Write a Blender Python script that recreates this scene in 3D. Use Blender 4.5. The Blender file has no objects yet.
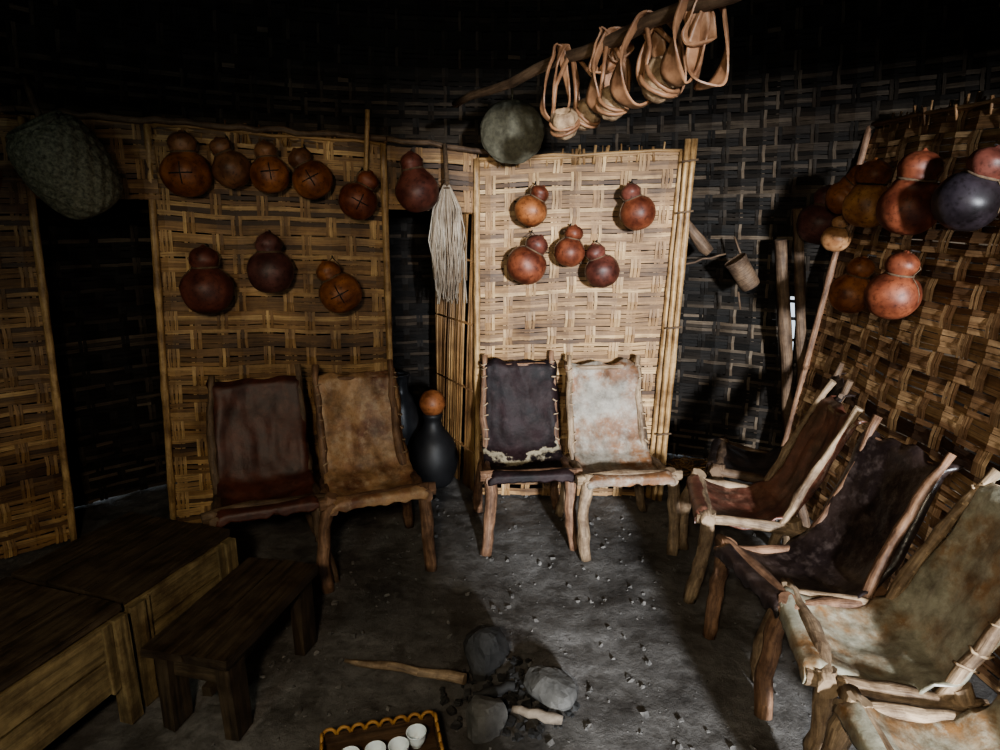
import bpy, math, random
from mathutils import Vector, Matrix, noise
R=random.Random(7)
V3=Vector
# ------------------------------------------------------------------ builder
class MB:
    def __init__(s): s.V=[];s.F=[];s.M=[];s.UV=[];s.C=[];s.S=[]
    def v(s,p): s.V.append(tuple(p)); return len(s.V)-1
    def f(s,idx,m=0,uv=None,c=.5,sm=False):
        s.F.append(tuple(idx));s.M.append(m);s.C.append(c);s.S.append(sm)
        s.UV.append(uv if uv else [(0,0)]*len(idx))
    def prune(s,test):
        keep=[i for i,fc in enumerate(s.F) if not test(sum((V3(s.V[k]) for k in fc),V3())/len(fc))]
        for nm in ('F','M','UV','C','S'): setattr(s,nm,[getattr(s,nm)[i] for i in keep])
    def tube(s,pts,rad,seg=8,m=0,c=.5,cap=True,rough=0,sm=True):
        pts=[V3(p) for p in pts]; n=len(pts)
        if not hasattr(rad,'__len__'): rad=[rad]*n
        t0=(pts[1]-pts[0]).normalized()
        a=V3((0,0,1)) if abs(t0.z)<.9 else V3((1,0,0))
        nx=t0.cross(a).normalized(); rings=[];L=0
        for i in range(n):
            t=(pts[min(i+1,n-1)]-pts[max(i-1,0)]).normalized()
            nx=(nx-t*nx.dot(t)).normalized(); ny=t.cross(nx)
            if i: L+=(pts[i]-pts[i-1]).length
            ring=[]
            for k in range(seg):
                an=2*math.pi*k/seg
                d=nx*math.cos(an)+ny*math.sin(an)
                r=rad[i]
                if rough: r*=1+rough*noise.noise(pts[i]*9+d*1.3+V3((0,0,rad[0]*900)))
                ring.append(s.v(pts[i]+d*r))
            rings.append((ring,L))
        for i in range(n-1):
            (r0,l0),(r1,l1)=rings[i],rings[i+1]
            for k in range(seg):
                k2=(k+1)%seg; w=2*math.pi*rad[i]/seg
                s.f([r0[k],r0[k2],r1[k2],r1[k]],m,[(l0,k*w),(l0,(k+1)*w),(l1,(k+1)*w),(l1,k*w)],c,sm)
        if cap:
            s.f(rings[0][0][::-1],m,None,c); s.f(rings[-1][0],m,None,c)
    def lathe(s,prof,seg=32,m=0,c=.5,mat=Matrix(),mod=None,sm=True):
        rings=[]
        for i,(r,z) in enumerate(prof):
            if r<1e-5: rings.append([s.v(mat@V3((0,0,z)))]); continue
            ring=[]
            for k in range(seg):
                a=2*math.pi*k/seg; rr=r+(mod(a,i) if mod else 0)
                ring.append(s.v(mat@V3((rr*math.cos(a),rr*math.sin(a),z))))
            rings.append(ring)
        for i in range(len(rings)-1):
            a,b=rings[i],rings[i+1]
            for k in range(seg):
                k2=(k+1)%seg; uv=[(k/seg,i/10),((k+1)/seg,i/10),((k+1)/seg,(i+1)/10),(k/seg,(i+1)/10)]
                if len(a)==1 and len(b)==1: continue
                if len(a)==1: s.f([a[0],b[k2],b[k]],m,uv[:3],c,sm)
                elif len(b)==1: s.f([a[k],a[k2],b[0]],m,uv[:3],c,sm)
                else: s.f([a[k],a[k2],b[k2],b[k]],m,uv,c,sm)
    def box(s,cx,cy,cz,sx,sy,sz,m=0,c=.5,rz=0,jit=0,mat=None):
        mt=(mat if mat else Matrix())@Matrix.Translation((cx,cy,cz))@Matrix.Rotation(rz,4,'Z')
        ids=[]
        for x in(-1,1):
            for y in(-1,1):
                for z in(-1,1):
                    ids.append(s.v(mt@V3((x*sx/2+R.uniform(-jit,jit),y*sy/2+R.uniform(-jit,jit),z*sz/2+R.uniform(-jit,jit)))))
        o=R.random()*5
        for q,(a,b) in (((0,1,3,2),(sz,sy)),((4,6,7,5),(sy,sz)),((0,4,5,1),(sx,sz)),((2,3,7,6),(sz,sx)),((0,2,6,4),(sy,sx)),((1,5,7,3),(sx,sy))):
            if a>=b: uv=[(0+o,o),(a+o,o),(a+o,b+o),(o,b+o)]
            else: uv=[(o,o),(o,a+o),(b+o,a+o),(b+o,o)]
            s.f([ids[k] for k in q],m,uv,c)
    def sheet(s,P,nu,nv,th,m=0,c=.5):
        G=[[V3(P(i/nu,j/nv)) for i in range(nu+1)] for j in range(nv+1)]
        def nrm(i,j):
            a=G[j][min(i+1,nu)]-G[j][max(i-1,0)]; b=G[min(j+1,nv)][i]-G[max(j-1,0)][i]
            n=a.cross(b); return n.normalized() if n.length>1e-9 else V3((0,0,1))
        A=[[s.v(G[j][i]) for i in range(nu+1)] for j in range(nv+1)]
        B=[[s.v(G[j][i]-nrm(i,j)*th) for i in range(nu+1)] for j in range(nv+1)]
        for j in range(nv):
            for i in range(nu):
                uv=[(i/nu,j/nv),((i+1)/nu,j/nv),((i+1)/nu,(j+1)/nv),(i/nu,(j+1)/nv)]
                s.f([A[j][i],A[j][i+1],A[j+1][i+1],A[j+1][i]],m,uv,c,True)
                s.f([B[j][i],B[j+1][i],B[j+1][i+1],B[j][i+1]],m,[uv[0],uv[3],uv[2],uv[1]],c,True)
        for j in range(nv):
            s.f([A[j][0],A[j+1][0],B[j+1][0],B[j][0]],m,[(0,j/nv)]*4,c); s.f([A[j][nu],B[j][nu],B[j+1][nu],A[j+1][nu]],m,[(1,j/nv)]*4,c)
        for i in range(nu):
            s.f([A[0][i],B[0][i],B[0][i+1],A[0][i+1]],m,[(i/nu,0)]*4,c); s.f([A[nv][i],A[nv][i+1],B[nv][i+1],B[nv][i]],m,[(i/nu,1)]*4,c)
    def obj(s,name,mats,loc=(0,0,0),rz=0,scale=1):
        me=bpy.data.meshes.new(name); me.from_pydata(s.V,[],s.F)
        for m in mats: me.materials.append(m)
        me.polygons.foreach_set('material_index',s.M); me.polygons.foreach_set('use_smooth',s.S)
        uvl=me.uv_layers.new(name='UVMap'); buf=[]
        for u in s.UV:
            for q in u: buf+= [q[0],q[1]]
        uvl.data.foreach_set('uv',buf)
        ca=me.attributes.new('tone','FLOAT','FACE'); ca.data.foreach_set('value',s.C)
        me.update()
        o=bpy.data.objects.new(name,me); o.location=loc; o.rotation_euler=(0,0,rz); o.scale=(scale,)*3
        bpy.context.collection.objects.link(o); return o
# ------------------------------------------------------------------ materials
class NT:
    def __init__(s,name):
        s.m=bpy.data.materials.new(name); s.m.use_nodes=True; s.t=s.m.node_tree; s.n=s.t.nodes; s.b=s.n['Principled BSDF']
    def node(s,t,**k):
        n=s.n.new(t)
        for a,b in k.items():
            if a in n.inputs.keys(): n.inputs[a].default_value=b
            else: setattr(n,a,b)
        return n
    def l(s,a,b): s.t.links.new(a,b)
    def noise(s,vec,scale,detail=4,rough=.55):
        n=s.node('ShaderNodeTexNoise'); n.inputs['Scale'].default_value=scale; n.inputs['Detail'].default_value=detail; n.inputs['Roughness'].default_value=rough
        if vec: s.l(vec,n.inputs['Vector'])
        return n.outputs['Fac']
    def map(s,vec,sc):
        n=s.node('ShaderNodeMapping'); n.inputs['Scale'].default_value=sc; s.l(vec,n.inputs['Vector']); return n.outputs[0]
    def ramp(s,fac,stops):
        n=s.node('ShaderNodeValToRGB'); s.l(fac,n.inputs[0]); e=n.color_ramp.elements
        while len(e)<len(stops): e.new(.5)
        for k,(p,c) in zip(e,stops): k.position=p; k.color=(*c,1) if len(c)==3 else c
        return n.outputs[0]
    def mix(s,fac,a,b,mode='MIX'):
        n=s.node('ShaderNodeMixRGB',blend_type=mode)
        for sock,x in ((n.inputs[0],fac),(n.inputs[1],a),(n.inputs[2],b)):
            if isinstance(x,(int,float)): sock.default_value=x
            elif isinstance(x,tuple): sock.default_value=(*x,1)
            else: s.l(x,sock)
        return n.outputs[0]
    def bump(s,h,st=.3,d=.01):
        n=s.node('ShaderNodeBump'); n.inputs['Strength'].default_value=st; n.inputs['Distance'].default_value=d
        s.l(h,n.inputs['Height']); s.l(n.outputs[0],s.b.inputs['Normal'])
    def col(s,c):
        if isinstance(c,tuple): s.b.inputs['Base Color'].default_value=(*c,1)
        else: s.l(c,s.b.inputs['Base Color'])
    def rough(s,r): s.b.inputs['Roughness'].default_value=r
def m_strip(name,dark,mid,light,rough=.6,bst=.5,spec=.5):
    a=NT(name); tc=a.node('ShaderNodeTexCoord'); at=a.node('ShaderNodeAttribute',attribute_name='tone')
    base=a.ramp(at.outputs['Fac'],[(0,dark),(.5,mid),(1,light)])
    st=a.noise(a.map(tc.outputs['UV'],(5,170,1)),1,4,.6)
    str_=a.ramp(st,[(.3,(.36,.32,.3)),(.62,(1,1,1))])
    blot=a.ramp(a.noise(tc.outputs['Object'],3.5,5,.7),[(.35,(.42,.37,.33)),(.65,(1.05,1.05,1.05))])
    c=a.mix(1,base,str_,'MULTIPLY'); c=a.mix(1,c,blot,'MULTIPLY'); a.col(c); a.rough(rough); a.bump(st,bst,.003)
    a.b.inputs['Specular IOR Level'].default_value=spec; return a.m
def m_wood(name,dark,light,rough=.7,sc=(6,70,1)):
    a=NT(name); tc=a.node('ShaderNodeTexCoord')
    g=a.noise(a.map(tc.outputs['UV'],sc),1,5,.6); c=a.ramp(g,[(.3,dark),(.7,light)])
    b=a.ramp(a.noise(tc.outputs['Object'],9,6,.7),[(.36,(.38,.33,.3)),(.6,(1,1,1))])
    a.col(a.mix(1,c,b,'MULTIPLY')); a.rough(rough); a.bump(g,.8,.006); return a.m
def m_gourd(name,c1,c2,rough=.52):
    a=NT(name); tc=a.node('ShaderNodeTexCoord')
    oi=a.node('ShaderNodeObjectInfo'); va=a.node('ShaderNodeVectorMath',operation='ADD'); a.l(tc.outputs['Object'],va.inputs[0]); a.l(oi.outputs['Location'],va.inputs[1])
    n=a.noise(va.outputs[0],12,6,.65); c=a.ramp(n,[(.34,c1),(.62,c2)])
    sp=a.ramp(a.noise(va.outputs[0],55,4,.7),[(.34,(.35,.3,.27)),(.48,(1,1,1))])
    c=a.mix(.8,c,sp,'MULTIPLY')
    c=a.mix(1,c,a.ramp(a.noise(va.outputs[0],6,3,.6),[(.35,(.5,.42,.38)),(.6,(1,1,1))]),'MULTIPLY')
    a.col(c); a.rough(rough); a.bump(n,.2,.005); a.b.inputs['Specular IOR Level'].default_value=.4; return a.m
def m_hide(name,base,patch,edge,th=.55,rough=.5,hem=None,spec=.5):
    a=NT(name); tc=a.node('ShaderNodeTexCoord')
    oi=a.node('ShaderNodeObjectInfo'); va=a.node('ShaderNodeVectorMath',operation='ADD'); a.l(tc.outputs['Object'],va.inputs[0]); a.l(oi.outputs['Location'],va.inputs[1])
    n=a.noise(va.outputs[0],5,6,.62); n2=a.noise(va.outputs[0],24,5,.65)
    k=a.ramp(n,[(th-.08,(0,0,0)),(th+.08,(1,1,1))]); c=a.mix(k,base,patch)
    c=a.mix(a.ramp(n2,[(.5,(0,0,0)),(.68,(.8,.8,.8))]),c,edge)
    c=a.mix(1,c,a.ramp(a.noise(va.outputs[0],9,6,.75),[(.35,(.4,.37,.34)),(.6,(1,1,1))]),'MULTIPLY')
    if hem:
        sp=a.node('ShaderNodeSeparateXYZ'); a.l(tc.outputs['UV'],sp.inputs[0])
        ad=a.node('ShaderNodeMath',operation='MULTIPLY_ADD'); a.l(n,ad.inputs[0]); ad.inputs[1].default_value=.5; a.l(sp.outputs['Y'],ad.inputs[2])
        hm=a.ramp(ad.outputs[0],[(hem[0],(0,0,0)),(hem[0]+.015,(1,1,1)),(hem[1],(1,1,1)),(hem[1]+.03,(0,0,0))]); c=a.mix(hm,c,hem[2])
    a.col(c); a.rough(rough); a.bump(n2,.5,.006); a.b.inputs['Specular IOR Level'].default_value=spec; return a.m
def m_plain(name,c1,c2,sc=20,rough=.8,bst=.4,bd=.005):
    a=NT(name); tc=a.node('ShaderNodeTexCoord'); n=a.noise(tc.outputs['Object'],sc,5,.6)
    a.col(a.ramp(n,[(.3,c1),(.7,c2)])); a.rough(rough); a.bump(n,bst,bd); return a.m

STRIP_L=m_strip('bamboo_golden',(.08,.038,.014),(.34,.19,.075),(.64,.43,.2))
STRIP_C=m_strip('bamboo_pale',(.11,.055,.022),(.39,.23,.10),(.66,.46,.24))
STRIP_R=m_strip('bamboo_brown',(.08,.04,.018),(.32,.18,.088),(.60,.40,.22))
STRIP_W=m_strip('smoked_bamboo',(.006,.005,.004),(.021,.016,.012),(.16,.125,.09),.6,.5,.25)
SOOT=m_plain('soot_backing',(.005,.004,.003),(.012,.009,.007),8,.95)
POLE=m_wood('bamboo_pole_skin',(.22,.12,.045),(.56,.38,.19),.5,(4,60,1))
POLED=m_wood('dark_branch_bark',(.06,.035,.02),(.2,.13,.08),.7)
LOG=m_wood('peeled_log',(.09,.045,.028),(.34,.20,.12),.65)
LOGP=m_wood('pale_log',(.13,.09,.058),(.44,.325,.215),.65)
CORD=m_plain('cord',(.05,.03,.02),(.14,.09,.05),60,.9)
MARK=m_plain('scorched_mark',(.008,.005,.004),(.015,.01,.008),40,.8)
PLANKD=m_wood('dark_plank',(.016,.012,.008),(.085,.06,.038),.45,(3,45,1))
PLANK=m_wood('weathered_plank',(.06,.042,.02),(.32,.24,.12),.7,(3,45,1))
# ------------------------------------------------------------------ woven surfaces
def weave(mb,pos,W,Hh,cw,rh,ns,warpw,nw,amp,tone=(.5,.22),m=0,twill=2,miss=0,glint=0):
    nr=max(1,round(Hh/rh)); nc=max(1,round(W/cw)); rh=Hh/nr; cw=W/nc
    def over(i,j): return ((i+j)%twill)<twill/2
    jx=[R.uniform(-.14,.14)*cw for _ in range(nc)]
    for i in range(nr):
        tb=R.gauss(0,.1)
        for k in range(ns):
            if R.random()<miss: continue
            h=rh/ns; z0=i*rh+k*h; t=min(1,max(0,R.gauss(*tone)+tb)); j1=R.uniform(-.1,.1)*h; gap=R.uniform(.0,.12)*h
            xs=[0]+[(j+.5)*cw+jx[j] for j in range(nc)]+[W]; of=[0]+[(1 if over(i,j) else -1) for j in range(nc)]+[0]
            vo=R.random()*9; prev=None; dn=R.uniform(-.5,.5)*amp
            for x,o in zip(xs,of):
                jj=R.uniform(-.1,.1)*h
                zz0=max(0,z0+gap+j1+jj); zz1=min(Hh,z0+h-gap*.3+j1+jj)
                a=mb.v(pos(x,zz0,o*amp+dn)); b=mb.v(pos(x,zz1,o*amp+dn))
                if prev:
                    tt=min(1,max(0,t+R.uniform(-.07,.07)))
                    if R.random()<glint: tt=1  # stray palest strip pieces: light glints put into the strip colour
                    mb.f([prev[0],a,b,prev[1]],m,[(px,vo),(x,vo),(x,vo+h),(px,vo+h)],tt)
                prev=(a,b);px=x
    for j in range(nc):
        for k in range(nw):
            w=warpw/nw; x0=(j+.5)*cw+jx[j]-warpw/2+k*w; t=min(1,max(0,R.gauss(tone[0]+.14,tone[1]))); gap=R.uniform(.02,.14)*w
            zs=[0]+[(i+.5)*rh for i in range(nr)]+[Hh]; of=[0]+[(-1 if over(i,j) else 1) for i in range(nr)]+[0]
            vo=R.random()*9; prev=None; lean=R.uniform(-.004,.004)
            for z,o in zip(zs,of):
                a=mb.v(pos(x0+gap+lean*o,z,o*amp)); b=mb.v(pos(x0+w-gap+lean*o,z,o*amp))
                if prev: mb.f([prev[0],prev[1],b,a],m,[(pz,vo),(pz,vo+w),(z,vo+w),(z,vo)],t)
                prev=(a,b);pz=z
def panel(name,A0,B0,A1,B1,mat,cw=.11,rh=.092,ns=4,warpw=.055,nw=3,tone=(.5,.27),rods=True,amp=.006,pole=None):
    A0,B0,A1,B1=map(V3,(A0,B0,A1,B1)); W=((B0-A0).length+(B1-A1).length)/2; Hh=((A1-A0).length+(B1-B0).length)/2
    n=(B0-A0).cross(A1-A0).normalized()
    def pos(x,z,o):
        u=x/W;v=z/Hh; p=A0.lerp(B0,u).lerp(A1.lerp(B1,u),v)
        bow=.016*noise.noise(V3((p.x*2,p.y*2,p.z*2)))
        return p+n*(o+bow)+V3((0,0,.016*noise.noise(V3((p.x*3,p.y*3,p.z*1.5+9)))*min(1,v*4)))
    mb=MB(); weave(mb,pos,W,Hh,cw,rh,ns,warpw,nw,amp,tone,miss=.006)
    if rods:
        for u in (0,1):
            pts=[];rd=[]
            N=24
            for i in range(N+1):
                v=i/N; p=A0.lerp(B0,u).lerp(A1.lerp(B1,u),v)+n*.012
                pts.append(p); rd.append(.017*(1.18 if i%6==3 else 1))
            mb.tube(pts,rd,10,1)
        for i in range(3):
            pts=[A1.lerp(B1,t/8)+n*(.012-.012*i)+V3((0,0,-.01*i+R.uniform(-.006,.006))) for t in range(9)]
            mb.tube(pts,.009,6,0,c=R.uniform(.4,.8))
        for i in range(int(W/.03)):
            u=R.random(); p=A1.lerp(B1,u)+n*R.uniform(-.01,.01)
            mb.tube([p-V3((0,0,.05)),p+V3((R.uniform(-.02,.02),0,R.uniform(.0,.05)))],R.uniform(.003,.009),5,0,c=R.uniform(.2,.8))
    return mb.obj(name,[mat,pole or POLE])
panel('woven_bamboo_partition',(-1.72,3.14,0),(-.6,3.40,0),(-1.60,3.14,1.99),(-.58,3.40,1.93),STRIP_L)
panel('woven_bamboo_partition',(-2.78,2.40,0),(-2.15,2.98,0),(-2.80,2.40,2.0),(-2.06,2.98,2.0),STRIP_L,tone=(.4,.2))
panel('woven_bamboo_partition',(-.13,3.52,0),(.86,3.50,0),(-.12,3.52,1.87),(.93,3.50,1.91),STRIP_C,tone=(.5,.27))
panel('woven_bamboo_partition',(1.66,3.64,0),(1.74,.5,0),(1.86,3.45,2.03),(1.86,.5,1.96),STRIP_R,cw=.125,rh=.095,warpw=.07,tone=(.52,.28),amp=.006,pole=LOG)
panel('woven_bamboo_lintel',(-2.08,2.99,1.66),(-1.58,3.13,1.66),(-2.07,2.99,2.01),(-1.58,3.13,2.0),STRIP_L,rods=False,tone=(.3,.2))
panel('woven_bamboo_lintel',(-.6,3.41,1.62),(-.12,3.52,1.6),(-.6,3.41,1.93),(-.12,3.52,1.9),STRIP_L,rods=False,tone=(.3,.2))
mb=MB()
A=V3((-.14,3.54,0));B=V3((-.40,4.0,0))
for i in range(52):
    u=R.uniform(-.25,1); lean=.30+R.uniform(-.05,.08)
    p=A.lerp(B,min(1,max(0,u+lean))); q=A.lerp(B,min(1,max(0,u)))
    mb.tube([p,p.lerp(q,.5)+V3((R.uniform(-.01,.01),0,.83)),q+V3((0,0,1.66+R.uniform(-.03,.03)))],R.uniform(.005,.008),5,0,c=R.uniform(.2,.8))
for z in (.25,.62,1.0,1.35,1.6):
    for d in (-.009,.009):
        mb.tube([A+V3((d,0,z)),B+V3((d,0,z))],.006,5,0,c=.3)
mb.obj('slatted_bamboo_screen',[STRIP_L])
mb=MB()
for i,dx in enumerate((0,.03)):
    pts=[(.885+dx+.06*t/10-.0,3.455-.01*i,1.96*t/10) for t in range(11)]
    mb.tube(pts,[.015*(1.2 if t%3==1 else 1) for t in range(11)],9,0)
for z in (.4,1.0,1.6,1.85): mb.tube([(.86+.06*z/2,3.435,z),(.94+.06*z/2,3.425,z+.01)],.006,6,1)
mb.obj('bamboo_corner_post',[POLE,CORD])
def wob(A,B,n,r,a=.01): return [V3(A).lerp(V3(B),i/n)+V3((0,R.uniform(-r,r),R.uniform(-r,r))) for i in range(n+1)]
mb=MB()
mb.tube(wob((-2.8,2.42,2.02),(-2.08,2.98,2.03),10,.008),.018,7,0,rough=.3)
mb.tube(wob((-2.08,2.98,2.03),(-.56,3.40,1.955),26,.008),.016,7,0,rough=.3)
mb.tube(wob((-.56,3.40,1.955),(.0,3.5,1.90),8,.008),.014,7,0,rough=.3)
mb.obj('trim_top_rail',[POLED])
# ------------------------------------------------------------------ hut shell
CX,CY,RR=0.,1.2,3.25
def rad(z): return RR*math.sqrt(max(0,1-(z/4.8)**2))
def dome(s,z,o):
    a=s/RR; r=rad(z)-o-.05; return V3((CX+r*math.sin(a),CY+r*math.cos(a),z))
mb=MB(); a0=-1.45
weave(mb,lambda x,z,o:dome(a0*RR+x,z,o),2.9*RR,2.3,.10,.085,4,.045,2,.005,(.40,.22),glint=.006)
def inslit(p):
    an=math.degrees(math.atan2(p.x-CX,p.y-CY)); return 32.5<an<34.2 and .68<p.z<1.14 and R.random()<.65
mb.prune(inslit)
def shell(mb,z0,z1,door=False,m=1):
    degs=sorted(set(list(range(-180,181,4))+[33.0,33.7,140.0,163.0]))
    zs=[z0+(z1-z0)*i/10 for i in range(11)]
    if z0==0: zs=sorted(set(zs+[2.05,.70,1.12]))
    g={}
    for d in degs:
        for z in zs:
            a=math.radians(d); r=rad(z); g[(d,z)]=mb.v((CX+r*math.sin(a),CY+r*math.cos(a),z))
    for i in range(len(degs)-1):
        for j in range(len(zs)-1):
            d=(degs[i]+degs[i+1])/2; z=(zs[j]+zs[j+1])/2
            if door and 140<d<163 and z<2.05: continue
            if door and 33.0<d<33.7 and .70<z<1.12: continue
            mb.f([g[(degs[i],zs[j])],g[(degs[i+1],zs[j])],g[(degs[i+1],zs[j+1])],g[(degs[i],zs[j+1])]],m)
shell(mb,0,2.3,True)
mb.obj('wall_outer',[STRIP_W,SOOT])
mb=MB()
weave(mb,lambda x,z,o:dome(a0*RR+x,2.3+z,o),2.9*RR,1.3,.10,.085,4,.045,2,.005,(.34,.18),glint=.02)
shell(mb,2.3,4.79)
mb.obj('ceiling',[STRIP_W,SOOT])
# floor : packed earth, broad hollows, sharp-edged scuffs and grit
a=NT('trodden_earth'); tc=a.node('ShaderNodeTexCoord')
n1=a.noise(tc.outputs['Object'],1.3,8,.7); n2=a.noise(tc.outputs['Object'],22,12,.8); n3=a.noise(tc.outputs['Object'],5,8,.6)
c=a.mix(1,a.ramp(n1,[(.34,(.055,.05,.047)),(.5,(.115,.108,.102)),(.66,(.185,.178,.172))]),a.ramp(n2,[(.36,(.55,.54,.53)),(.56,(1,1,1))]),'MULTIPLY')
c=a.mix(1,c,a.ramp(n3,[(.40,(.6,.58,.56)),(.47,(1,1,1))]),'MULTIPLY')
a.col(c); a.rough(.62)
ad=a.node('ShaderNodeMath',operation='MULTIPLY_ADD'); a.l(n2,ad.inputs[0]); ad.inputs[1].default_value=.35; a.l(n3,ad.inputs[2])
a.bump(ad.outputs[0],.8,.03)
mb=MB()
N=300; S=6.8
idx={}
def gz(x,y):
    w=noise.noise(V3((x*2.2,y*2.2,7)))
    st=noise.noise(V3((x*5+w,y*5,3))); st=math.tanh(st*9)*.5
    return .016*noise.noise(V3((x*2.5,y*2.5,0)))+.0045*st+.008*noise.noise(V3((x*10,y*10,5)))+.004*noise.noise(V3((x*40,y*40,5)))-.010
for i in range(N+1):
    for j in range(N+1):
        x=-S/2+S*i/N; y=1.2-S/2+S*j/N
        idx[i,j]=mb.v((x,y,gz(x,y)))
for i in range(N):
    for j in range(N): mb.f([idx[i,j],idx[i+1,j],idx[i+1,j+1],idx[i,j+1]],0,None,.5,True)
mb.obj('floor',[a.m])
CLOD=m_plain('dry_clod',(.04,.037,.035),(.15,.14,.13),30,.9,.6)
mb=MB()
for i in range(900):
    x=R.uniform(-.9,1.5); y=R.uniform(1.5,3.6); s=.002+.009*R.random()**4
    M=Matrix.Translation((x,y,gz(x,y)+s*.4))@Matrix.Rotation(R.random()*6,4,(R.random(),R.random(),.3))
    mb.box(0,0,0,s*2,s*1.5,s*1.2,0,jit=s*.4,mat=M)
mb.obj('earth_crumbs',[CLOD])
# ------------------------------------------------------------------ chairs
LACE=m_plain('rawhide_lace',(.2,.13,.08),(.42,.32,.21),50,.7)
def chair(loc,deg,hide,log,w=.40,seed=0,scale=1,lace=True,hgt=.82,front=True,wr=1):
    rr=random.Random(seed); mb=MB(); h=w/2
    J=lambda a=.008: rr.uniform(-a,a)
    def logp(P,Q,r0,r1,n=7,bend=.012,m=1):
        P=V3(P);Q=V3(Q);b=V3((J(bend),J(bend),J(bend)*.4))
        pts=[P.lerp(Q,i/n)+b*math.sin(math.pi*i/n)*1.5+V3((J(.004),J(.004),0)) for i in range(n+1)]
        mb.tube(pts,[r0+(r1-r0)*i/n+J(.0025) for i in range(n+1)],12,m,rough=.35)
    for s in(-1,1):
        logp((s*(h+.0),-.20,.405+J()),(s*(h+.03+J(.02)),-.245+J(.02),-.01),.030,.027,9,.024)
        logp((s*(h-.01),.13,.39),(s*(h+.02+J(.02)),.23,-.01),.026,.024,9,.02)
        logp((s*(h-.005),.06,.27),(s*(h-.015+J(.01)),.325,hgt+.05+J(.02)),.022,.015,11,.016)
        logp((s*(h+.005),-.25,.368),(s*(h),.2,.335),.024,.023,9,.012)
    logp((-h-.055,-.205,.38),(h+.055,-.205,.378),.026,.027,9,.012)
    logp((-h-.03,.14,.30),(h+.03,.14,.30),.017,.017,6,.01)
    logp((-h,.302,hgt-.02),(h,.302,hgt-.02),.010,.010,6,.008)
    prof=[(.335,hgt+.0),(.29,hgt-.02),(.258,.71),(.212,.60),(.163,.49),(.115,.41),(.04,.363),(-.06,.36),(-.15,.385),(-.205,.411),(-.236,.392),(-.240,.36)]
    def pr(v):
        t=v*(len(prof)-1); i=min(int(t),len(prof)-2); f=t-i
        return prof[i][0]*(1-f)+prof[i+1][0]*f, prof[i][1]*(1-f)+prof[i+1][1]*f
    def P(u,v):
        x=(u-.5)*2; y,z=pr(v)
        ww=(h+.012)*(1-.05*(1-v))+ .020*noise.noise(V3((v*9,seed,x*.5)))*abs(x)
        st=math.sin(math.pi*min(1,max(0,(v-.25)/.65)))
        c=(1-x*x)
        y+=.028*c*(1 if v<.5 else .0)*min(1,v*8); z-=.035*c*st
        e=max(0,abs(x)-.9)/.1
        if v<.5: y+=.03*e
        else: z-=.03*e*min(1,(v-.5)*8)*(1 if v<.9 else .3)
        if v<.12: z+=.03*noise.noise(V3((x*2.5,seed,1)))*(1-v/.12)
        w_=wr*(.014*noise.noise(V3((x*2,v*7,seed)))+.007*noise.noise(V3((x*6,v*14,seed))))
        y+=w_ if v<.5 else 0; z+=w_*.8 if v>=.5 and v<.8 else 0
        if v>.93: z+=.02*noise.noise(V3((x*5,seed,4)))
        return (x*ww,y-.012,z)
    mb.sheet(P,28,48,.006,0)
    if lace:
        for s in(-1,1):
            for i in range(8):
                v=.04+i*.053+J(.008); y,z=pr(v); x=s*(h-.006)*(1-.04*(1-v)); d=J(.012)
                pts=[(x-s*.010,y-.022,z+.006),(x+s*.010,y-.022,z+d),(x+s*.020,y+.004,z-.004+d),(x+s*.008,y+.03,z-.006)]
                mb.tube(pts,.003+rr.random()*.0015,5,2,rough=.4)
        if front:
          for i in range(4):
            x=(-.8+1.6*i/3+J(.08))*h; mb.tube([(x,-.18,.415),(x+.008,-.215,.42),(x+.01,-.252,.39),(x,-.25,.355)],.0045,5,2,rough=.4)
    return mb.obj('hide_sling_chair',[hide,log,LACE],(*loc,0),math.radians(deg),scale)
H1=m_hide('hide_oxblood',(.085,.024,.013),(.05,.016,.010),(.11,.04,.024),.5,.55)
H2=m_hide('hide_tan',(.40,.24,.13),(.2,.085,.05),(.46,.34,.23),.54,.5)
H3=m_hide('hide_dark_plum',(.020,.010,.011),(.009,.006,.007),(.035,.022,.022),.5,.6,hem=(.71,.745,(.28,.24,.17)),spec=.2)
H4=m_hide('hide_pale_rust',(.27,.245,.205),(.19,.09,.04),(.32,.29,.25),.49,.6)
H5=m_hide('hide_reddish',(.16,.06,.04),(.07,.03,.02),(.26,.13,.09),.54,.4)
H6=m_hide('hide_black',(.018,.012,.012),(.035,.023,.02),(.08,.06,.055),.5,.33)
H7=m_hide('hide_greygreen',(.32,.31,.245),(.25,.14,.065),(.40,.38,.31),.56,.4)
chair((-1.06,2.74),22,H1,POLED,w=.41,seed=1,lace=False)
chair((-.61,2.86),21,H2,LOG,w=.40,seed=2,front=False)
chair((.13,3.12),6,H3,LOG,w=.39,seed=3,front=False)
chair((.59,3.08),7,H4,LOGP,w=.40,seed=4,front=False)
chair((1.33,3.1),-112,H6,POLED,w=.38,seed=5,lace=False)
chair((1.10,2.63),-101,H5,LOGP,w=.39,seed=6,lace=False)
chair((1.09,2.06),-80,H6,LOG,w=.37,seed=7,lace=False,wr=.5)
chair((1.12,1.68),-101,H7,LOGP,w=.40,seed=8,front=False)
chair((1.10,1.19),-94,H7,LOGP,w=.40,seed=9,front=False)
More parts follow.
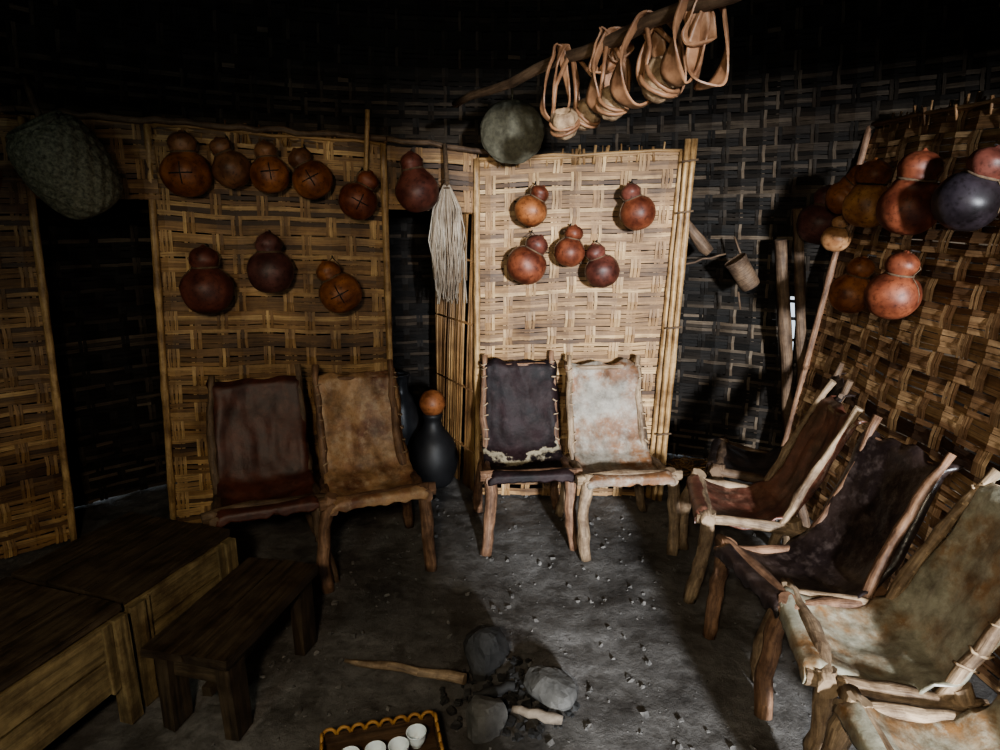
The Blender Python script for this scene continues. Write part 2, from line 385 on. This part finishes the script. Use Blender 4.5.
# ------------------------------------------------------------------ gourds
GM={'or':m_gourd('gourd_orange',(.15,.05,.018),(.31,.12,.045)),
 'ye':m_gourd('gourd_amber',(.27,.12,.035),(.45,.23,.085)),
 'rd':m_gourd('gourd_red',(.11,.03,.016),(.215,.068,.033)),
 'br':m_gourd('gourd_brown',(.11,.05,.024),(.23,.11,.055)),
 'mr':m_gourd('gourd_maroon',(.07,.022,.016),(.145,.047,.032)),
 'pu':m_gourd('gourd_plum',(.07,.027,.024),(.14,.058,.05)),
 'bk':m_gourd('gourd_black',(.012,.009,.012),(.030,.023,.028),.45),
 'tn':m_gourd('gourd_tan',(.34,.17,.08),(.52,.31,.16),.5)}
def smooth(prof,n=4):
    out=[];N=len(prof)
    for i in range(N-1):
        p0=prof[max(i-1,0)];p1=prof[i];p2=prof[i+1];p3=prof[min(i+2,N-1)]
        for k in range(n):
            t=k/n; q=[]
            for d in(0,1):
                q.append(.5*((2*p1[d])+(-p0[d]+p2[d])*t+(2*p0[d]-5*p1[d]+4*p2[d]-p3[d])*t*t+(-p0[d]+3*p1[d]-3*p2[d]+p3[d])*t**3))
            out.append((max(0,q[0]),q[1]))
    out.append(prof[-1]); return out
def gourd(x,y,z,r,mat,tilt=0,face=0,cap=.56,neck=.44,nl=1.0,cross=False,cm=None,band=False,cord=True,name='hanging_gourd',fwd=0):
    mb=MB(); n0=1.0*nl
    prof=[(0,-.93),(.35,-.9),(.68,-.72),(.92,-.38),(1,0),(.94,.34),(.76,.62),(neck*1.25,.66+.17*n0),(neck,.66+.30*n0)]
    zt=.66+.30*n0
    M=Matrix.Rotation(math.radians(fwd),4,'X')@Matrix.Rotation(math.radians(tilt),4,'Y')
    sc=lambda p:[(a*r,b*r) for a,b in p]
    lump=R.random()*50
    mod=lambda a,i: r*.06*noise.noise(V3((math.cos(a)*1.3,math.sin(a)*1.3,i*.12+lump)))
    mb.lathe(smooth(sc(prof)),36,0,.5,M,mod)
    k_=cap/.55
    capp=[(neck*.98,zt-.02),(neck*1.1,zt+.03),(cap*.95,zt+.16*k_),(cap,zt+.34*k_),(cap*.86,zt+.56*k_),(cap*.5,zt+.72*k_),(.12,zt+.77*k_),(.05,zt+.84*k_),(0,zt+.85*k_)]
    mb.lathe(smooth(sc(capp)),28,1,.5,M,mod)
    k=[M@V3((neck*1.08*r*math.cos(t*math.pi/8),neck*1.08*r*math.sin(t*math.pi/8),zt*r)) for t in range(17)]
    mb.tube(k,r*.05,6,2 if not band else 3,cap=False)
    if cross:
        rr=random.Random(int(x*100)+int(z*57)); az0=-math.pi/2+rr.uniform(-.2,.2); el0=rr.uniform(-.05,.2)
        def sp(az,el): return M@V3((math.cos(az)*math.cos(el)*r*1.025,math.sin(az)*math.cos(el)*r*1.025,math.sin(el)*r*.98))
        mb.tube([sp(az0,el0+t*.09) for t in range(-5,6)],r*.028,5,3)
        mb.tube([sp(az0+t*.09,el0) for t in range(-5,6)],r*.028,5,3)
    if cord:
        top=M@V3((0,0,zt*r)); hook=V3((top.x*.8,.07,(zt+.8)*r))
        for s in(-1,1):
            st=M@V3((s*neck*r*1.1,0,zt*r)); mb.tube([st,M@V3((s*cap*r*1.1,.01,(zt+.35)*r)),hook],.0022,5,2)
            eq=[M@V3((s*math.cos(e)*r*1.01 if e<1.1 else s*neck*r*1.1,0,math.sin(e)*r*.97)) for e in (0,.3,.6,.9)]
            mb.tube(eq+[st],.0024,5,2)
        mb.tube([hook+V3((0,.05,.0)),hook+V3((0,-.01,.008))],.004,6,3)
    mb.obj(name,[GM[mat],GM[cm or mat],CORD,MARK],(x,y,z),math.radians(face))
fL=13
G=lambda *a,**k: gourd(*a,face=fL,**k)
G(-1.41,3.06,1.77,.108,'or',-2,nl=.7,cm='br',cross=True)
G(-1.22,3.10,1.79,.085,'br',-22,nl=.9)
G(-1.06,3.13,1.77,.088,'or',-6,nl=.8,cm='br',cross=True)
G(-.88,3.18,1.75,.092,'or',-28,nl=.7,cm='br',cross=True)
G(-.68,3.22,1.655,.092,'rd',28,nl=.6,cross=True)
G(-.40,3.26,1.70,.105,'mr',-10,nl=1.2,cap=.5)
G(-1.37,3.05,1.25,.118,'mr',0,nl=.8,cm='mr')
G(-1.09,3.12,1.33,.108,'pu',0,nl=.7)
G(-.78,3.18,1.22,.102,'or',-26,nl=.6,cross=True)
gourd(-2.04,2.62,1.735,.10,'or',-70,face=40,nl=.8,cord=False)
G=lambda *a,**k: gourd(*a,face=0,**k)
G(.155,3.38,1.61,.082,'or',28,nl=.6,cm='rd')
G(.695,3.38,1.60,.090,'rd',-22,nl=.7,cm='mr')
G(.135,3.37,1.34,.102,'rd',28,nl=.5,cm='mr')
G(.355,3.38,1.405,.078,'rd',12,nl=.8,cap=.6)
G(.525,3.37,1.31,.088,'mr',-22,nl=.6)
G=lambda *a,**k: gourd(*a,face=-62,**k)
G(1.64,3.42,1.55,.112,'pu',10,nl=.6)
G(1.64,3.22,1.67,.08,'or',38,nl=1.6,cap=.7,neck=.6)
G(1.63,2.98,1.63,.10,'ye',4,nl=.9,cap=.72,neck=.52,cm='or',band=True)
G(1.62,2.66,1.62,.112,'rd',8,nl=1.0,cap=.68,neck=.56)
G(1.62,3.20,1.48,.066,'tn',10,nl=.6)
G(1.62,3.00,1.24,.096,'or',14,nl=.9,cap=.6)
G(1.62,2.68,1.27,.104,'rd',10,nl=.7,cap=.6,cm='rd')
G(1.64,2.36,1.64,.108,'bk',22,nl=.7,cap=.6,cm='mr')
# ------------------------------------------------------------------ hanging pole with straps
mb=MB(); P0=V3((-.2,3.1,2.07));P1=V3((.95,1.47,2.22))
mb.tube([P0.lerp(P1,i/14)+V3((0,0,.008*math.sin(i*1.7))) for i in range(15)],[.016+.012*i/14 for i in range(15)],10,0,rough=.25)
mb.obj('hanging_branch_rail',[POLED])
LE=m_plain('strap_leather',(.12,.055,.028),(.38,.21,.12),14,.5,.6,.006)
HO=m_plain('cup_rind',(.12,.07,.04),(.42,.30,.19),28,.7,.9,.012)
def straps(k,items,gl=[]):
    c=P0.lerp(P1,k); mb=MB()
    for q,(dx,h,w,yaw,wd,tw) in enumerate(items):
        pts=[]; n=44
        for i in range(n+1):
            t=2*math.pi*i/n; zz=math.cos(t); xx=math.sin(t)*(w/2)*(1-.5*zz)
            nz=.012*noise.noise(V3((math.cos(t)*1.4,math.sin(t)*1.4,dx*40+q*3+k*9)))
            pts.append(V3((dx+(xx+nz)*math.cos(yaw),(xx+nz)*math.sin(yaw),.034-h/2+zz*h/2)))
        def P(u,v):
            i=v*n; a=min(int(i),n-1); p=pts[a].lerp(pts[a+1],i-a)
            s=(u-.5)*wd*(1+.3*math.sin(v*12.57+q)); ang=yaw+math.pi/2+tw*math.sin(v*2*math.pi)+.7*math.sin(v*4*math.pi+q*2)
            cup=.25*wd*(1-(2*u-1)**2)
            return p+V3((math.cos(ang)*s+math.sin(ang)*cup*.5,math.sin(ang)*s,.006*noise.noise(V3((v*8,u*2,dx*30)))))
        mb.sheet(P,5,n*2,.005,0)
    for (dx,dy,dz,r) in gl:
        lp=dx*77
        M=Matrix.Translation((dx,dy,dz))@Matrix.Rotation(.5,4,'X')@Matrix.Rotation(dx*9,4,'Y')
        mb.lathe(smooth([(0,-r*1.15),(r*.6,-r*.95),(r*.95,-r*.2),(r*.92,r*.5),(r*.62,r*.85),(r*.5,r*.7),(0,r*.5)]),26,1,.5,M,lambda a,i:r*.2*noise.noise(V3((math.cos(a)*2,math.sin(a)*2,i*.2+lp))))
        for zz,ph in ((.1,0),(-.3,1)): mb.tube([M@V3((r*1.0*math.cos(t*.4),r*1.0*math.sin(t*.4),zz*r+.2*r*math.sin(t*.4+ph))) for t in range(17)],r*.13,6,0,cap=False)
        for s in(-1,1): mb.tube([(dx+s*r*.9,dy,dz),(dx+s*r*.7,dy,dz*.45),(0,0,.02)],.008,6,0,rough=.4)
    mb.obj('leather_strap_bundle',[LE,HO],c)
straps(.39,[(-.05,.25,.08,.2,.022,.4),(-.02,.26,.09,.5,.024,.3)],[(-.02,-.02,-.22,.05),(.06,0,-.19,.05)])
straps(.48,[(0,.25,.08,.3,.05,.5),(.03,.23,.06,-.3,.05,.4),(-.02,.13,.05,.2,.05,.9),(.03,.10,.05,0,.05,.6)],[(.02,-.03,-.19,.05)])
straps(.56,[(-.01,.26,.12,.2,.05,.3),(.06,.24,.12,.1,.05,.4)],[(.05,-.05,-.16,.06)])
straps(.66,[(-.03,.24,.07,.2,.06,.4),(.04,.25,.08,-.1,.06,.4),(.0,.14,.06,0,.05,.5)])
# ------------------------------------------------------------------ basket, disc, whisk, misc hanging
BK=m_plain('smoked_wicker',(.03,.03,.021),(.2,.19,.135),80,.75,.6)
def wick(k,amp): return lambda a,i: amp*(1 if (int(a/(2*math.pi)*k+1e-6)//2+i//3)%2 else -1)
prof=smooth([(0,-.19),(.07,-.185),(.13,-.15),(.165,-.06),(.178,.04),(.172,.13),(.15,.20),(.11,.235)],6)
mb=MB(); M=Matrix.Scale(.90,4)@Matrix.Rotation(math.radians(-20),4,'Y')@Matrix.Rotation(math.radians(25),4,'X')
mb.lathe(prof,120,0,.5,M,wick(60,.005)); mb.tube([M@V3((.112*math.cos(t*.4),.112*math.sin(t*.4),.235)) for t in range(17)],.012,6,0)
mb.tube([(-.1,.03,.16),(-.16,.06,.30),(-.2,.1,.38)],.014,7,1)
mb.obj('woven_basket',[BK,POLED],(-1.76,2.80,1.755))
mb=MB(); M=Matrix.Rotation(math.radians(78),4,'X')@Matrix.Rotation(.3,4,'Z')
mb.lathe(smooth([(0,.05),(.06,.046),(.11,.03),(.145,.0),(.152,-.012),(.145,-.02),(0,.02)],4),72,0,.5,M,wick(36,.0018)); mb.tube([(0,0.03,.13),(0,.06,.2)],.005,5,0)
mb.obj('wicker_plate',[m_plain('grey_wicker',(.07,.065,.045),(.15,.14,.10),50,.8,.6)],(.06,3.36,1.99))
mb=MB()
for i in range(150):
    a=R.uniform(0,6.28); q=math.sqrt(R.random())*.09; L=R.uniform(.36,.6)
    x,y=q*math.cos(a),q*math.sin(a)*.4
    mb.tube([(x*.15,y*.15,0),(x*.85,y*.8,-.12),(x*1.0+R.uniform(-.018,.018),y,-L*.6),(x*R.uniform(.5,1.1)+R.uniform(-.02,.02),y,-L)],.0034,4,0,c=R.random())
mb.tube([(0,0,-.03),(0,0,.05),(-.01,.05,.19)],.011,8,1)
for z in(-.02,.0,.02): mb.tube([(.016*math.cos(t*.6),.016*math.sin(t*.6),z) for t in range(12)],.004,5,1)
mb.obj('fibre_whisk',[m_strip('sisal_fibre',(.5,.4,.3),(.66,.57,.46),(.8,.74,.64)),CORD],(-.265,3.36,1.74))
mb=MB(); mb.tube(wob((0,0,-.12),(.02,.03,.22),6,0),.012,8,0,rough=.2); mb.obj('wooden_peg',[POLE],(-.655,3.30,1.86))
mb=MB(); M=Matrix.Rotation(math.radians(-35),4,'Y')
mb.lathe(smooth([(0,-.09),(.04,-.088),(.055,-.07),(.06,.06),(.066,.09),(.058,.088),(.05,.0),(0,-.06)]),24,0,.5,M); mb.tube([(.0,.05,.09),(-.04,.08,.2)],.006,6,0)
mb.tube([(-.02,0,-.1),(.0,0,-.2)],.006,5,0)
mb.obj('wooden_cup',[POLED],(1.36,3.66,1.27))
mb=MB(); mb.tube(wob((-.09,0,.12),(.1,0,-.1),6,.004),[.012,.02,.026,.03,.034,.036,.03],9,0,rough=.2); mb.obj('carved_wood_handle',[POLED],(1.08,3.72,1.48))
mb=MB(); mb.tube(wob((-.13,0,0),(.14,.02,.06),6,.006),.006,6,0); mb.obj('hanging_twig',[POLED],(1.16,3.78,1.31))
for (p,q,r) in (((1.60,3.60,1.62),(1.86,3.70,.0),.028),((1.53,3.62,1.46),(1.80,3.74,.0),.034)):
    mb=MB(); mb.tube(wob(p,q,9,.006),[r+R.uniform(-.003,.003) for _ in range(10)],9,0,rough=.25); mb.obj('leaning_branch',[POLED])
mb=MB()
mb.lathe(smooth([(0,0),(.09,.005),(.135,.09),(.145,.18),(.12,.28),(.07,.35),(.052,.40),(.06,.44),(.05,.455)]),36,0)
mb.lathe(smooth([(.045,.44),(.07,.48),(.078,.52),(.055,.57),(.018,.59),(0,.592)]),28,1)
mb.obj('clay_jug',[m_plain('black_clay',(.006,.006,.007),(.016,.016,.018),10,.55,.2),GM['or']],(-.40,3.68,0))
mb=MB(); mb.lathe(smooth([(0,0),(.08,.005),(.115,.1),(.12,.28),(.09,.44),(.05,.52),(.05,.60),(.06,.63),(.04,.63)]),32,0)
mb.obj('clay_jug',[m_plain('black_clay_b',(.015,.015,.018),(.05,.052,.058),10,.35,.2)],(-.62,3.92,0))
mb=MB()
for i in range(300):
    x=R.uniform(.95,1.45); y=R.uniform(3.72,3.95); a=R.uniform(0,3.14); l=R.uniform(.04,.14); z=.01+R.random()*.06
    d=V3((math.cos(a),math.sin(a),R.uniform(-.15,.15)))*l
    mb.tube([V3((x,y,z))-d*.5,V3((x,y,z))+d*.5],R.uniform(.002,.005),4,0,c=R.random(),cap=False)
mb.obj('straw_litter',[STRIP_L])
# ------------------------------------------------------------------ chests, bench
def chest(name,loc,rz,L,W,top=.4,bot=.1):
    mb=MB()
    for i in range(3):
        w=W/3; mb.box(0,-W/2+w*(i+.5),top-.012,L+.03,w-.006,.026,0,R.uniform(.3,.7),jit=.003)
    hh=(top-.03-bot)
    for j in range(2):
        for y in(-W/2+.01,W/2-.01):
            mb.box(0,y,bot+hh*(j+.5)/2,L,.02,hh/2-.008,1,jit=.003)
        for x in(-L/2+.01,L/2-.01): mb.box(x,0,bot+hh*(j+.5)/2,.02,W-.04,hh/2-.008,1,jit=.003)
    for sx in(-1,1):
        for sy in(-1,1):
            mb.box(sx*(L/2-.01),sy*(W/2-.0),bot/2+hh/2,.05,.05,top-.03,1,jit=.003)
        mb.box(sx*(L/2-.05),-W/2-.004,bot+hh*.5,.03,.012,hh*.96,1,jit=.002)
    mb.box(0,0,bot+.01,L-.04,W-.04,.018,1)
    return mb.obj(name,[PLANKD,PLANK],loc,rz)
dirv=V3((.30,.94,0)).normalized(); side=V3((-dirv.y,dirv.x,0))
def place(s0,L,W,off): 
    c=V3((-1.06,2.30,0))-dirv*(s0+L/2)+side*(W/2+off); return (c.x,c.y,0)
rz=math.atan2(dirv.y,dirv.x)
chest('wooden_chest',place(0,.46,.5,.0),rz,.46,.5,bot=.13)
chest('wooden_chest',place(.52,1.0,.5,-.02),rz,1.0,.5,top=.405,bot=.13)
mb=MB()
for s in(-1,1): mb.box(0,s*.075,.30,.56,.145,.032,0,jit=.004)
for sx in(-1,1):
    for sy in(-1,1): mb.box(sx*.21,sy*.11,.142,.085,.045,.285,0,jit=.005)
    mb.box(sx*.21,0,.22,.03,.2,.07,0,jit=.002)
mb.box(0,.0,.12,.4,.03,.035,0,jit=.002)
mb.obj('low_wooden_bench',[PLANKD],(-.89,1.96,0),math.radians(77))
# ------------------------------------------------------------------ hearth
STN=m_plain('hearth_stone',(.04,.038,.036),(.12,.115,.108),12,.85,.8,.012)
STD=m_plain('sooty_stone',(.008,.008,.008),(.032,.03,.029),12,.8,.8,.012)
ASH=m_plain('ashy_wood',(.09,.07,.055),(.28,.23,.18),18,.85,.8,.01)
def stone(name,loc,s,mat,sd,boxy=.3):
    mb=MB(); n=11
    rs=random.Random(int(sd*10)); cuts=[(V3((rs.gauss(0,1),rs.gauss(0,1),rs.gauss(0,1))).normalized(),rs.uniform(.72,.95)) for _ in range(16)]
    def P(i,j):
        th=math.pi*i/n; ph=2*math.pi*j/(2*n)
        d=V3((math.sin(th)*math.cos(ph),math.sin(th)*math.sin(ph),math.cos(th)))
        k=1/max(abs(d.x),abs(d.y),abs(d.z)); L=(d.lerp(d*k,boxy)).length
        for nn,dd in cuts:
            q=d.dot(nn)
            if q>.2: L=min(L,dd/q)
        q=d*L*(1+.04*noise.noise(d*4+V3((sd,0,0))))
        return V3((q.x*s[0],q.y*s[1],q.z*s[2]))
    idx=[[mb.v(P(i,j)) for j in range(2*n)] for i in range(n+1)]
    for i in range(n):
        for j in range(2*n): mb.f([idx[i][j],idx[i+1][j],idx[i+1][(j+1)%(2*n)],idx[i][(j+1)%(2*n)]],0,None,.5,False)
    mb.obj(name,[mat],(loc[0],loc[1],s[2]*.75),sd)
stone('hearth_stone',(-.05,2.04),(.095,.08,.09),STD,1.3,.6)
stone('hearth_stone',(.17,1.88),(.10,.07,.06),STN,2.2,.3)
stone('hearth_stone',(-.05,1.74),(.075,.062,.065),STN,3.7,.3)
mb=MB(); mb.tube(wob((-.56,2.03,.03),(-.12,1.92,.045),8,.006),[.008,.012,.014,.016,.016,.018,.018,.02,.02],8,0,rough=.3); mb.obj('firewood_stick',[LOGP])
mb=MB(); mb.tube(wob((.04,1.79,.035),(.20,1.745,.03),6,.004),[.012,.015,.017,.017,.018,.017,.012],8,0,rough=.4); mb.obj('firewood_stick',[ASH])
mb=MB(); mb.tube(wob((-.09,1.86,.02),(.05,1.90,.03),6,.006),.018,8,0,rough=.4); mb.obj('charred_stick',[STD])
mb=MB()
for i in range(130):
    a=R.uniform(0,6.28); q=R.random()**.6*.24; x,y=.03+q*math.cos(a),1.88+q*.8*math.sin(a); s=R.uniform(.004,.014)
    mb.box(x,y,s*.6,s*2,s*1.4,s*1.3,0,rz=R.uniform(0,3),jit=s*.3)
mb.obj('charcoal_pieces',[STD])
# ------------------------------------------------------------------ coffee tray + cups
mb=MB()
W,D,h=.34,.24,.05
TR=m_wood('tray_wood',(.04,.024,.014),(.12,.07,.04),.5)
OR=m_plain('ochre_paint',(.22,.10,.025),(.38,.21,.06),30,.6,.3)
mb.box(0,0,h-.012,W,D,.018,0)
for sx in(-1,1):
    mb.box(sx*W/2,0,h+.005,.014,D+.014,.04,0); 
    for sy in(-1,1): mb.box(sx*(W/2-.02),sy*(D/2-.02),.022,.03,.03,.044,0)
for sy in(-1,1): mb.box(0,sy*D/2,h+.005,W,.014,.04,0)
def ring(x,y,ax):
    pts=[]
    for t in range(9):
        a=math.pi*t/8; o=.019*math.cos(a); z=h+.024+.022*math.sin(a)
        pts.append((x+(o if ax else 0),y+(0 if ax else o),z))
    mb.tube(pts,.0055,6,1)
for i in range(8):
    x=-W/2+W*(i+.5)/8
    for sy in(-1,1): ring(x,sy*D/2,True)
for i in range(6):
    y=-D/2+D*(i+.5)/6
    for sx in(-1,1): ring(sx*W/2,y,False)
mb.obj('coffee_tray',[TR,OR],(-.34,1.555,0),math.radians(14))
CER=NT('white_ceramic'); CER.col((.7,.77,.82)); CER.rough(.2)
for (x,y) in ((-.36,1.56),(-.295,1.575),(-.25,1.625),(-.33,1.505),(-.43,1.54)):
    mb=MB(); mb.lathe(smooth([(0,0),(.014,0),(.017,.006),(.026,.022),(.029,.042),(.031,.05),(.0285,.049),(.025,.03),(.015,.01),(0,.008)]),28,0)
    mb.obj('coffee_cup',[CER.m],(x,y,.048))
# ------------------------------------------------------------------ lights
def area(name,loc,tgt,size,e,col,sy=None):
    l=bpy.data.lights.new(name,'AREA'); l.energy=e; l.color=col; l.size=size
    if sy: l.shape='RECTANGLE'; l.size_y=sy
    o=bpy.data.objects.new(name,l); bpy.context.collection.objects.link(o); o.location=loc
    o.rotation_euler=(V3(tgt)-V3(loc)).to_track_quat('-Z','Y').to_euler(); return o
area('door_daylight',(1.54,-4.6,2.10),(.5,3,.9),.3,1550,(.90,.95,1.0),.5)
area('left_fill_light',(-1.5,-.9,2.1),(-.9,2.2,.3),.5,14,(.86,1.0,.86))  # added greenish fill for chests and bench; the wall has no opening here
l=bpy.data.lights.new('warm_fill_spot','SPOT'); l.energy=165; l.color=(1,.85,.63); l.spot_size=math.radians(84); l.spot_blend=.5; l.shadow_soft_size=.12  # added warm fill from behind the camera for the panels; no lamp hangs there
o=bpy.data.objects.new('warm_fill_spot',l); bpy.context.collection.objects.link(o); o.location=(-.25,-.5,1.95); o.rotation_euler=(V3((.0,3.2,-.30))-V3(o.location)).to_track_quat('-Z','Y').to_euler()
w=bpy.data.worlds.new('sky'); bpy.context.scene.world=w; w.use_nodes=True
bg=w.node_tree.nodes['Background']; bg.inputs[0].default_value=(.8,.9,1,1); bg.inputs[1].default_value=1.3
# ------------------------------------------------------------------ camera
cd=bpy.data.cameras.new('camera'); cd.sensor_width=36; cd.lens=23.4; cd.clip_start=.02
co=bpy.data.objects.new('camera',cd); bpy.context.collection.objects.link(co); co.location=(0,0,1.6); co.rotation_euler=(math.radians(76),0,0)
bpy.context.scene.camera=co
bpy.context.scene.view_settings.view_transform='AgX'
try: bpy.context.scene.view_settings.look='AgX - Medium High Contrast'
except Exception: pass
